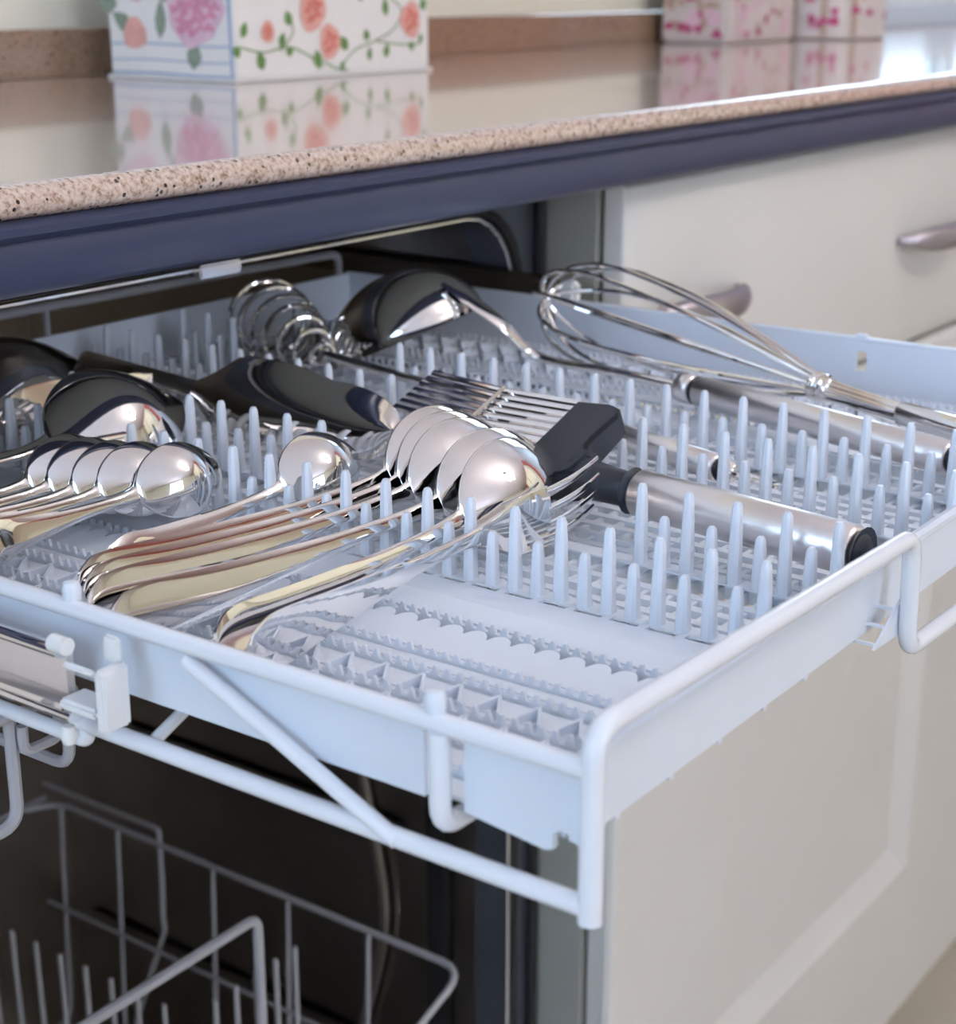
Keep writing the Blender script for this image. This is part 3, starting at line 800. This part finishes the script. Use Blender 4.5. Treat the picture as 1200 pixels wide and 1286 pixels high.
wire(lr, [(rx1-.03, ry1, rz), (rx1, ry1-.02, rz), (rx1, ry0, rz), (rx1-.06, ry0, rz-.02), (.283, ry0, rz-.02)], .0026, .02, nm='rim_wire')
wire(lr, [(rx1, .86, rz+.014), (rx1, .72, rz+.014), (rx1, .72, -.52), (rx1-.006, .715, -.545), (rx1, .72, -.56), (rx1, .765, -.67)], .0022, .004)
wire(lr, [(rx0, ry1, rz), (rx1, ry1, rz)], .0024)
for y in (.50, .58, .66, .77, .84):
    wire(lr, [(rx1, y, rz), (rx1-.008, y, -.69), (rx0+.008, y, -.69), (rx0, y, rz)], .0018, .015)
wire(lr, [(rx1-.006, ry1, -.58), (rx1-.006, ry0+.02, -.58)], .0018)
for xq in (.10, .18, .26, .34, .42):
    wire(lr, [(xq, ry0, rz-.02), (xq, ry0+.004, -.69), (xq, ry1, -.69), (xq, ry1, rz)], .0018, .015)
for xq in (.16, .315):
    for q in range(13):
        y = .518+.0255*q
        MB().tube([(xq+.002, y, -.688), (xq, y+.002, -.460), (xq, y+.002, -.452)], .0019, 8).build('prong', LW, lr)
for q in range(5):
    xq = .339+.0195*q
    MB().tube([(xq, .497, -.688), (xq, .497, -.452)], .0019, 8).build('prong', LW, lr)

# ------------------------------------------------------------------ cutlery
def sweep(st, na=12):
    # st: (x, half width, z centre, thickness, cup) -> closed body, concave side up (+z)
    vs = []; fs = []
    m = len(st); ring = 2*(na+1)
    for (x, w, z, t, c) in st:
        top = []; bot = []
        for k in range(na+1):
            u = -1+2*k/na
            y = w*math.sin(u*PI/2) if c > 0 else w*u
            q = (y/w) if w > 1e-6 else 0
            zz = z-c*(1-q*q)
            edge = t*.5*(1-.55*abs(q)**4)
            top.append((x, y, zz+edge)); bot.append((x, y, zz-edge))
        vs += top+bot[::-1]
    for i in range(m-1):
        for k in range(ring):
            a = i*ring+k; b = i*ring+(k+1) % ring
            fs.append((a, b, b+ring, a+ring))
    fs.append(list(range(ring))[::-1]); fs.append([(m-1)*ring+k for k in range(ring)])
    return MB().add(vs, fs)
def interp(keys, n):
    # Catmull-Rom through keyframes of (x, w, z, t, c)
    out = []
    K = keys
    per = n
    for i in range(len(K)-1):
        k0 = K[max(i-1, 0)]; k1 = K[i]; k2 = K[i+1]; k3 = K[min(i+2, len(K)-1)]
        for j in range(per):
            t = j/per; out.append(tuple(0.5*((2*b)+(c-a)*t+(2*a-5*b+4*c-d)*t*t+(3*b-a-3*c+d)*t**3) for a, b, c, d in zip(k0, k1, k2, k3)))
    out.append(K[-1])
    return [(x, max(w, .0002), z, max(t, .0004), max(c, 0)) for (x, w, z, t, c) in out]
def frame(P, D, N):
    d = unit(D); n = Vector(N); n = (n-d*n.dot(d)).normalized(); y = n.cross(d)
    M = Matrix((d, y, n)).transposed().to_4x4(); M.translation = Vector(P)
    return M
def spoon_meshes(L, bw, bl, hw, arch, cup):
    nx = L-bl
    h = interp([(0, hw*.35, -arch*.25, .0022, 0), (.004, hw*.75, -arch*.22, .0024, 0), (.014, hw, -arch*.12, .0024, 0), (nx*.30, hw*.72, arch*.25, .0022, 0), (nx*.62, hw*.36, arch*.75, .0026, 0),
                (nx*.85, hw*.27, arch*1.0, .0032, 0), (nx*.97, hw*.32, arch*.75, .0030, 0), (nx+.002, hw*.48, arch*.45, .0026, .0002)], 6)
    b = []
    for i in range(23):
        t = i/22
        w = bw*.5*math.sin(PI*min(1, t**.80))**.62 if 0 < t < 1 else 0
        w = max(w, hw*.46 if t < .12 else .0012)
        s = math.sin(PI*t)
        b.append((nx+bl*t, w, arch*.45*(1-t)-.0035*s+.004*t*t, .0016+.001*(1-t), cup*(s**.7)*(w/(bw*.5))))
    hm = sweep(h, 8)
    for v in hm.v:          # the handle turns slightly about its own axis towards its end
        a = .22*max(0, 1-v.x/(nx*.9)); ca, sa = math.cos(a), math.sin(a)
        v.y, v.z = v.y*ca-v.z*sa, v.y*sa+v.z*ca
    return hm.mesh('handle', 'chrome', angle=60), sweep(b, 14).mesh('bowl', 'chrome', angle=60)
def spoon(name, P, D, N, meshes, label, group=None, cat='spoon'):
    o = bpy.data.objects.new(name, None); put(o, None, label, cat, group)
    o.empty_display_size = .02
    o.matrix_world = frame(P, D, N); OFF[o] = Vector(P)
    for nm, me in zip(('handle', 'bowl'), meshes):
        c = bpy.data.objects.new(nm, me); put(c, o)
    return o
TABLE_FRONT = spoon_meshes(.212, .045, .071, .0105, .004, .009)
TABLE = spoon_meshes(.230, .045, .071, .0105, .004, .009)
TEA = spoon_meshes(.142, .032, .048, .0085, .0035, .007)
TEA2 = spoon_meshes(.128, .031, .046, .0085, .0035, .007)
SERV = spoon_meshes(.20, .056, .076, .011, .008, .013)
nback = (0.0, .88, -.47)
def at_bowl(C_, D, N, L, bl, z0=0.0):
    # the handle end that puts the bowl's middle at C_
    return Vector(C_)-unit(D)*(L-bl*.5)
for i, (B_, D, lab) in enumerate((
    ((.2110, .2177, .000), (1, -.075, .040), 'shiny table spoon farthest left in the nested row, bowl partly covered'),
    ((.2060, .2075, .000), (1, -.085, .040), 'second shiny table spoon from the left in the nested row'),
    ((.2000, .1966, .000), (1, -.095, .040), 'middle shiny table spoon of the nested row'),
    ((.1930, .1765, .000), (1, -.105, .040), 'fourth table spoon of the nested row, its broad handle end mirroring coral and cream'),
    ((.1845, .1630, .000), (1, .030, .050), 'front table spoon whose whole round back shows, next to the black nylon tool'))):
    L, me_ = (.212, TABLE_FRONT) if i == 4 else (.230, TABLE)
    spoon('table_spoon', at_bowl(Vector(B_)+Vector((.011, -.004, -.0048)), D, nback, L, .071), D, nback, me_, lab, 'nested table spoons')
D = (1, -.03, .10)
spoon('teaspoon', at_bowl((.1740, .2422, -.004), D, None, .142, .048), D, (0, .80, -.60), TEA, 'small teaspoon lying alone left of the nested table spoons', 'teaspoons')
for B_, lab in (((.1275, .2774, -.004), 'front teaspoon of the left bunch, its shiny back toward the viewer'), ((.1215, .2935, -.005), 'second teaspoon of the left bunch, just behind the front one'), ((.1190, .3060, -.006), 'third teaspoon of the left bunch, bowl in shadow'), ((.1165, .3180, -.006), 'fourth teaspoon of the left bunch, bowl in shadow below the serving spoon'), ((.1150, .3290, -.006), 'rearmost teaspoon of the left bunch, closest to the serving spoon')):
    D = (1, -.05, .04)
    spoon('teaspoon', at_bowl(B_, D, None, .128, .046), D, (0, .90, -.44), TEA2, lab, 'teaspoons')
D = (1, -.06, .03)
spoon('serving_spoon', at_bowl((.172, .362, .000), D, None, .20, .076), D, (0.05, .66, -.75), SERV, 'large serving spoon with a domed shiny back left of the dark blade', None)
D = (1, -.04, .04)
spoon('serving_spoon', at_bowl((.200, .462, .000), D, None, .20, .076), D, (.05, .60, -.80), SERV, 'large serving spoon at the back left, partly out of the picture', None)

def fork(P, D, N, L, label, group=None):
    o = bpy.data.objects.new('fork', None); put(o, None, label, 'fork', group)
    o.matrix_world = frame(P, D, N); OFF[o] = Vector(P)
    hw = .0105; nx = L*.62
    h = interp([(0, hw*.35, -.001, .0022, 0), (.004, hw*.75, -.001, .0024, 0), (.014, hw, -.0005, .0024, 0), (nx*.35, hw*.72, .001, .0022, 0), (nx*.7, hw*.34, .0035, .0028, 0), (nx*.9, hw*.27, .004, .0032, 0), (nx, hw*.36, .0035, .0030, 0)], 6)
    c = bpy.data.objects.new('handle', sweep(h, 8).mesh('handle', 'chrome', angle=60)); put(c, o)
    b = interp([(nx, hw*.36, .0035, .003, 0), (nx+.010, hw*.75, .0005, .0024, .0004), (nx+.020, .0120, -.002, .002, .0014), (nx+.032, .0130, -.0035, .0018, .0022)], 6)
    c = bpy.data.objects.new('head', sweep(b, 10).mesh('head', 'chrome', angle=60)); put(c, o)
    for k in range(4):
        yy = -.0105+.007*k
        sag = -.0035-.0022*(1-(yy/.013)**2)
        st = [(nx+.0305+.045*t, .0021-.0011*t, sag+.0010*t+.006*t*t, .0018-.0006*t, 0) for t in [i/8 for i in range(9)]]
        m = sweep(st, 4)
        for v in m.v: v.y += yy*(1-.02*v.x)
        c = bpy.data.objects.new('tine', m.mesh('fork_tine', 'chrome', angle=60)); put(c, o)
    return o
fork((.022, .1425, -.013), (1, -.035, .045), (.02, .995, .10), .199, 'fork in front of the nested spoons with a broad mirror-like handle end', 'forks')
fork((.011, .3425, -.0145), (1, -.02, .02), (.02, .80, -.6), .136, 'fork among the left bunch, in shadow under the serving spoon', 'forks')

# pie server: bright triangular tip behind the serving spoon
ps = bpy.data.objects.new('cake_server', None); put(ps, None, 'cake server whose bright pointed blade shows behind the serving spoon', 'cake server')
ps.matrix_world = frame((.040, .4145, -.012), (1, -.01, .05), (.15, .95, -.28)); OFF[ps] = Vector()
h = interp([(0, .006, 0, .0024, 0), (.01, .008, 0, .0026, 0), (.07, .004, .002, .003, 0), (.11, .004, .002, .003, 0)], 6)
put(bpy.data.objects.new('handle', sweep(h, 6).mesh('handle', 'chrome', angle=60)), ps)
h = interp([(.108, .004, .002, .002, 0), (.118, .013, 0, .0016, 0), (.15, .012, 0, .0014, 0), (.205, .002, 0, .0012, 0)], 6)
put(bpy.data.objects.new('blade', sweep(h, 6).mesh('blade', 'chrome', angle=60)), ps)

# wide polished blade standing on edge among the tines
wb = bpy.data.objects.new('cake_slice', None); put(wb, None, 'wide polished cake slice standing on edge, mirroring the dark interior', 'cake slice')
wb.matrix_world = frame((.246, .385, -.0070), (-.10, -1, .02), (.85, .0, -.52)); OFF[wb] = Vector()
st = []
for i in range(25):
    t = i/24
    w = .0235*(.80+.20*math.sin(PI*min(1, t*1.6)))*(math.sqrt(max(0, 1-((t-.70)/.30)**2)) if t > .70 else 1)*(.45+.55*min(1, t/.12))
    st.append((.138*t, max(w, .002), .0, .0016, .007))
put(bpy.data.objects.new('blade', sweep(st, 14).mesh('blade', 'chrome', angle=60)), wb)
h = interp([(-.085, .003, -.014, .0024, 0), (-.08, .006, -.014, .003, 0), (-.04, .005, -.012, .004, 0), (.004, .0045, -.004, .003, 0)], 6)
put(bpy.data.objects.new('handle', sweep(h, 6).mesh('handle', 'chrome', angle=60)), wb)

def rod(par, nm, a, b, r0, r1=None, m='steel_brushed', n=18, cap=.0, label=None):
    a = Vector(a); b = Vector(b); L = (b-a).length; r1 = r0 if r1 is None else r1
    pf = [(r0*.80, 0), (r0, r0*.22), (r1, L-r1*.22), (r1*.80, L)]
    return MB().lathe(pf, a, b-a, n).build(nm, m, par, label=label, angle=50)

# black-shouldered slotted turner: steel handle, nylon shoulder, comb of steel bars, standing on edge
st_ = thing('slotted_turner', (.222, .09, -.02), 'slotted turner on edge with a black nylon shoulder and brushed steel handle', 'turner')
A = Vector((.2295, .124, -.0075)); B = Vector((.2185, .0235, -.0095))
rod(st_, 'handle', A, B, .0098, m='steel_brushed', n=24)
rod(st_, 'collar', A+(A-B).normalized()*.004, A, .0092, .0098, 'nylon_black')
rod(st_, 'neck', A+(A-B).normalized()*.034, A+(A-B).normalized()*.002, .0088, .0072, 'nylon_black')
rod(st_, 'end_cap', B, B+(B-A).normalized()*.003, .0098, .007, 'nylon_black')
# shoulder: wedge block, thick in the middle, standing in the vertical plane
ax = (A-B).normalized(); lean = Vector((.91, 0, .41)).normalized(); lean = (lean-ax*lean.dot(ax)).normalized(); sd = ax.cross(lean)
O = A+ax*.031
outline = [(-.004, -.006), (.000, -.009), (.006, -.011), (.020, -.006), (.030, .006), (.032, .0435), (.012, .0435), (.006, .041), (.002, .036), (.002, .018), (.000, .010), (-.005, .006)]
vs = []; fs = []
n = len(outline)
for s_ in (1, -1):
    for (a, l) in outline:
        th = .0095*(1-.70*max(0, a)/.032)*(1-.35*abs(l)/.045)
        vs.append(O+ax*a+lean*l+sd*s_*th)
fs = [list(range(n)), list(range(n, 2*n))[::-1]]+[(i, (i+1) % n, n+(i+1) % n, n+i) for i in range(n)]
MB().add(vs, fs).build('shoulder', 'nylon_black', st_, bevel=.0016, angle=40)
for k in range(7):
    l = .0150+.0047*k
    p0 = O+ax*.031+lean*l; p1 = O+ax*.121+lean*l+sd*.002
    MB().tube([p0, p0*.5+p1*.5+sd*.002, p1], .0019, 8, ry=.0011, ref=lean).build('blade_bar', 'chrome', st_)
MB().tube([O+ax*.075+lean*.0145+sd*.0002, O+ax*.075+lean*.0430+sd*.0002], .0010, 8).build('cross_bar', 'chrome', st_)

# spiral whisk
sw = thing('spiral_whisk', (.33, .25, -.025), 'coiled spiral whisk with a round steel handle and a hanging ring', 'whisk')
a = Vector((.3215, .187, -.0145)); b = Vector((.3075, .128, -.0165))
rod(sw, 'handle', a, b, .0062, m='steel_brushed')
rod(sw, 'band', b, b+(b-a).normalized()*.003, .0058, m='ring_black')
rod(sw, 'end_cap', b+(b-a).normalized()*.003, b+(b-a).normalized()*.010, .0062, .004, 'steel_polished')
d = (b-a).normalized(); c_ = b+d*.021
sv = d.cross(Vector((0,0,1))).normalized()
MB().tube([c_+d*.0115*math.cos(t)+(sv*.9+Vector((0,0,.25))).normalized()*.0085*math.sin(t) for t in [2*PI*i/20 for i in range(20)]], .0013, 8, closed=True).build('hanging_ring', 'chrome', sw)
neck = Vector((.3448, .3877, -.006))
MB().tube(smooth_path([a, (.3290, .25, -.013), (.3380, .32, -.0095), neck]), [.0026]*24+[.0030], 10).build('rod', 'steel_polished', sw)
ax_ = (Vector((.3850, .4826, .004))-neck).normalized(); e1 = ax_.cross(Vector((0,0,1))).normalized(); e2 = e1.cross(ax_)
P = []
for i in range(7*24+1):
    t = i/24; q = i/(7*24)
    R = .004+.0185*math.sin(PI*.5*min(1, q*1.05))**.9
    P.append(neck+ax_*(.002+.088*q**1.05)+e1*R*math.cos(2*PI*t)+e2*R*math.sin(2*PI*t))
MB().tube(P, .0016, 8).build('coil', 'chrome', sw)

# ladle: dome-like bowl, arched handle and round steel grip
ld = thing('ladle', (.41, .25, -.02), 'soup ladle with a dark mirrored bowl and long brushed steel grip', 'ladle')
g0 = Vector((.4110, .2030, -.0105)); g1 = Vector((.3665, .0440, -.0120))
rod(ld, 'grip', g0+(g1-g0)*.055, g1, .0080, m='steel_brushed', n=20)
gd = (g1-g0).normalized()
rod(ld, 'ferrule', g0-gd*.004, g0+gd*.0068, .0080, m='steel_brushed', n=20)
rod(ld, 'band', g0+gd*.0066, g0+gd*.0094, .0074, m='ring_black', n=20)
rod(ld, 'band', g1, g1+gd*.003, .0074, m='ring_black', n=20)
rod(ld, 'end_cap', g1+gd*.003, g1+gd*.018, .0080, m='steel_brushed', n=20)
bc_ = Vector((.4050, .3790, -.0040)); bn = unit((.10, -.40, -.91)); r_o = .046
pf = [(r_o*math.sin(t), -r_o*.80*math.cos(t)) for t in [PI*.5*i/14 for i in range(15)]]
pf += [(r_o+.0012, .0006), (r_o-.0014, .0006)]+[((r_o-.0016)*math.sin(t), -(r_o*.80-.0016)*math.cos(t)) for t in [PI*.5*i/14 for i in range(14, -1, -1)]]
MB().lathe(pf, bc_, bn, 44).build('bowl', 'chrome', ld, angle=60)
lat = Vector((.06, -1, .0)); lat = (lat-bn*lat.dot(bn)).normalized()
rim = bc_+lat*r_o
pth = smooth_path([bc_+lat*r_o*.88-bn*r_o*.42, rim-bn*.004+Vector((0, -.004, .002)), rim+Vector((.004, -.020, -.006)), (.4235, .3020, -.0095), (.4180, .2500, -.0100), g0], 8)
nn = len(pth)
MB().tube(pth, [.0016+.0012*(i/nn) for i in range(nn)], 12, ry=[.0095-.0060*min(1, i/nn*1.5) for i in range(nn)]).build('shank', 'chrome', ld, angle=60)

# balloon whisk
bw_ = thing('balloon_whisk', (.45, .2, -.02), 'balloon whisk of thin steel wires leaning on the tray\'s right wall', 'whisk')
h0 = Vector((.4145, .0890, -.0075)); h1 = Vector((.3960, .0200, -.0095)); nk = Vector((.4270, .1330, -.0045)); tip = Vector((.4740, .3290, .013))
rod(bw_, 'handle', h0, h1, .0058, m='steel_polished')
rod(bw_, 'band', nk-(nk-h0).normalized()*.004, nk+(nk-h0).normalized()*.006, .0062, m='chrome')
ad = (tip-nk).normalized(); e1 = ad.cross(Vector((0,0,1))).normalized(); e2 = e1.cross(ad)
LL = (tip-nk).length
for k in range(5):
    a = k*PI/5+.25; sd_ = e1*math.cos(a)+e2*math.sin(a); R = .0305 if k != 2 else .028
    side = [h0+sd_*.0035, nk+sd_*.0045]
    for q in (.14, .28, .42, .56, .68): side.append(nk+ad*LL*q+sd_*(.0045+(R-.0045)*math.sin(PI*.5*q/.74)**1.15))
    half = [nk+ad*(LL*.74+LL*.26*math.sin(t)+.0015*k)+sd_*R*math.cos(t) for t in [PI*i/10-PI/2+PI/2 for i in range(0, 11)]]
    P = side+half+[Vector(p)-2*sd_*((p-nk).dot(sd_)) for p in side[::-1]]
    MB().tube(smooth_path(P, 7), .00135, 8).build('wire_loop', 'chrome', bw_)
MB().tube([nk+e1*.0066*math.cos(t)+e2*.0066*math.sin(t)+ad*.0003*t for t in [PI*2*i/14 for i in range(14*4)]], .0009, 6).build('wire_binding', 'chrome', bw_)

# ------------------------------------------------------------------ lift everything onto the floor
for o in COL.objects:
    if o.parent is None and o.type in ('MESH', 'EMPTY'):
        o.location.z += Z0
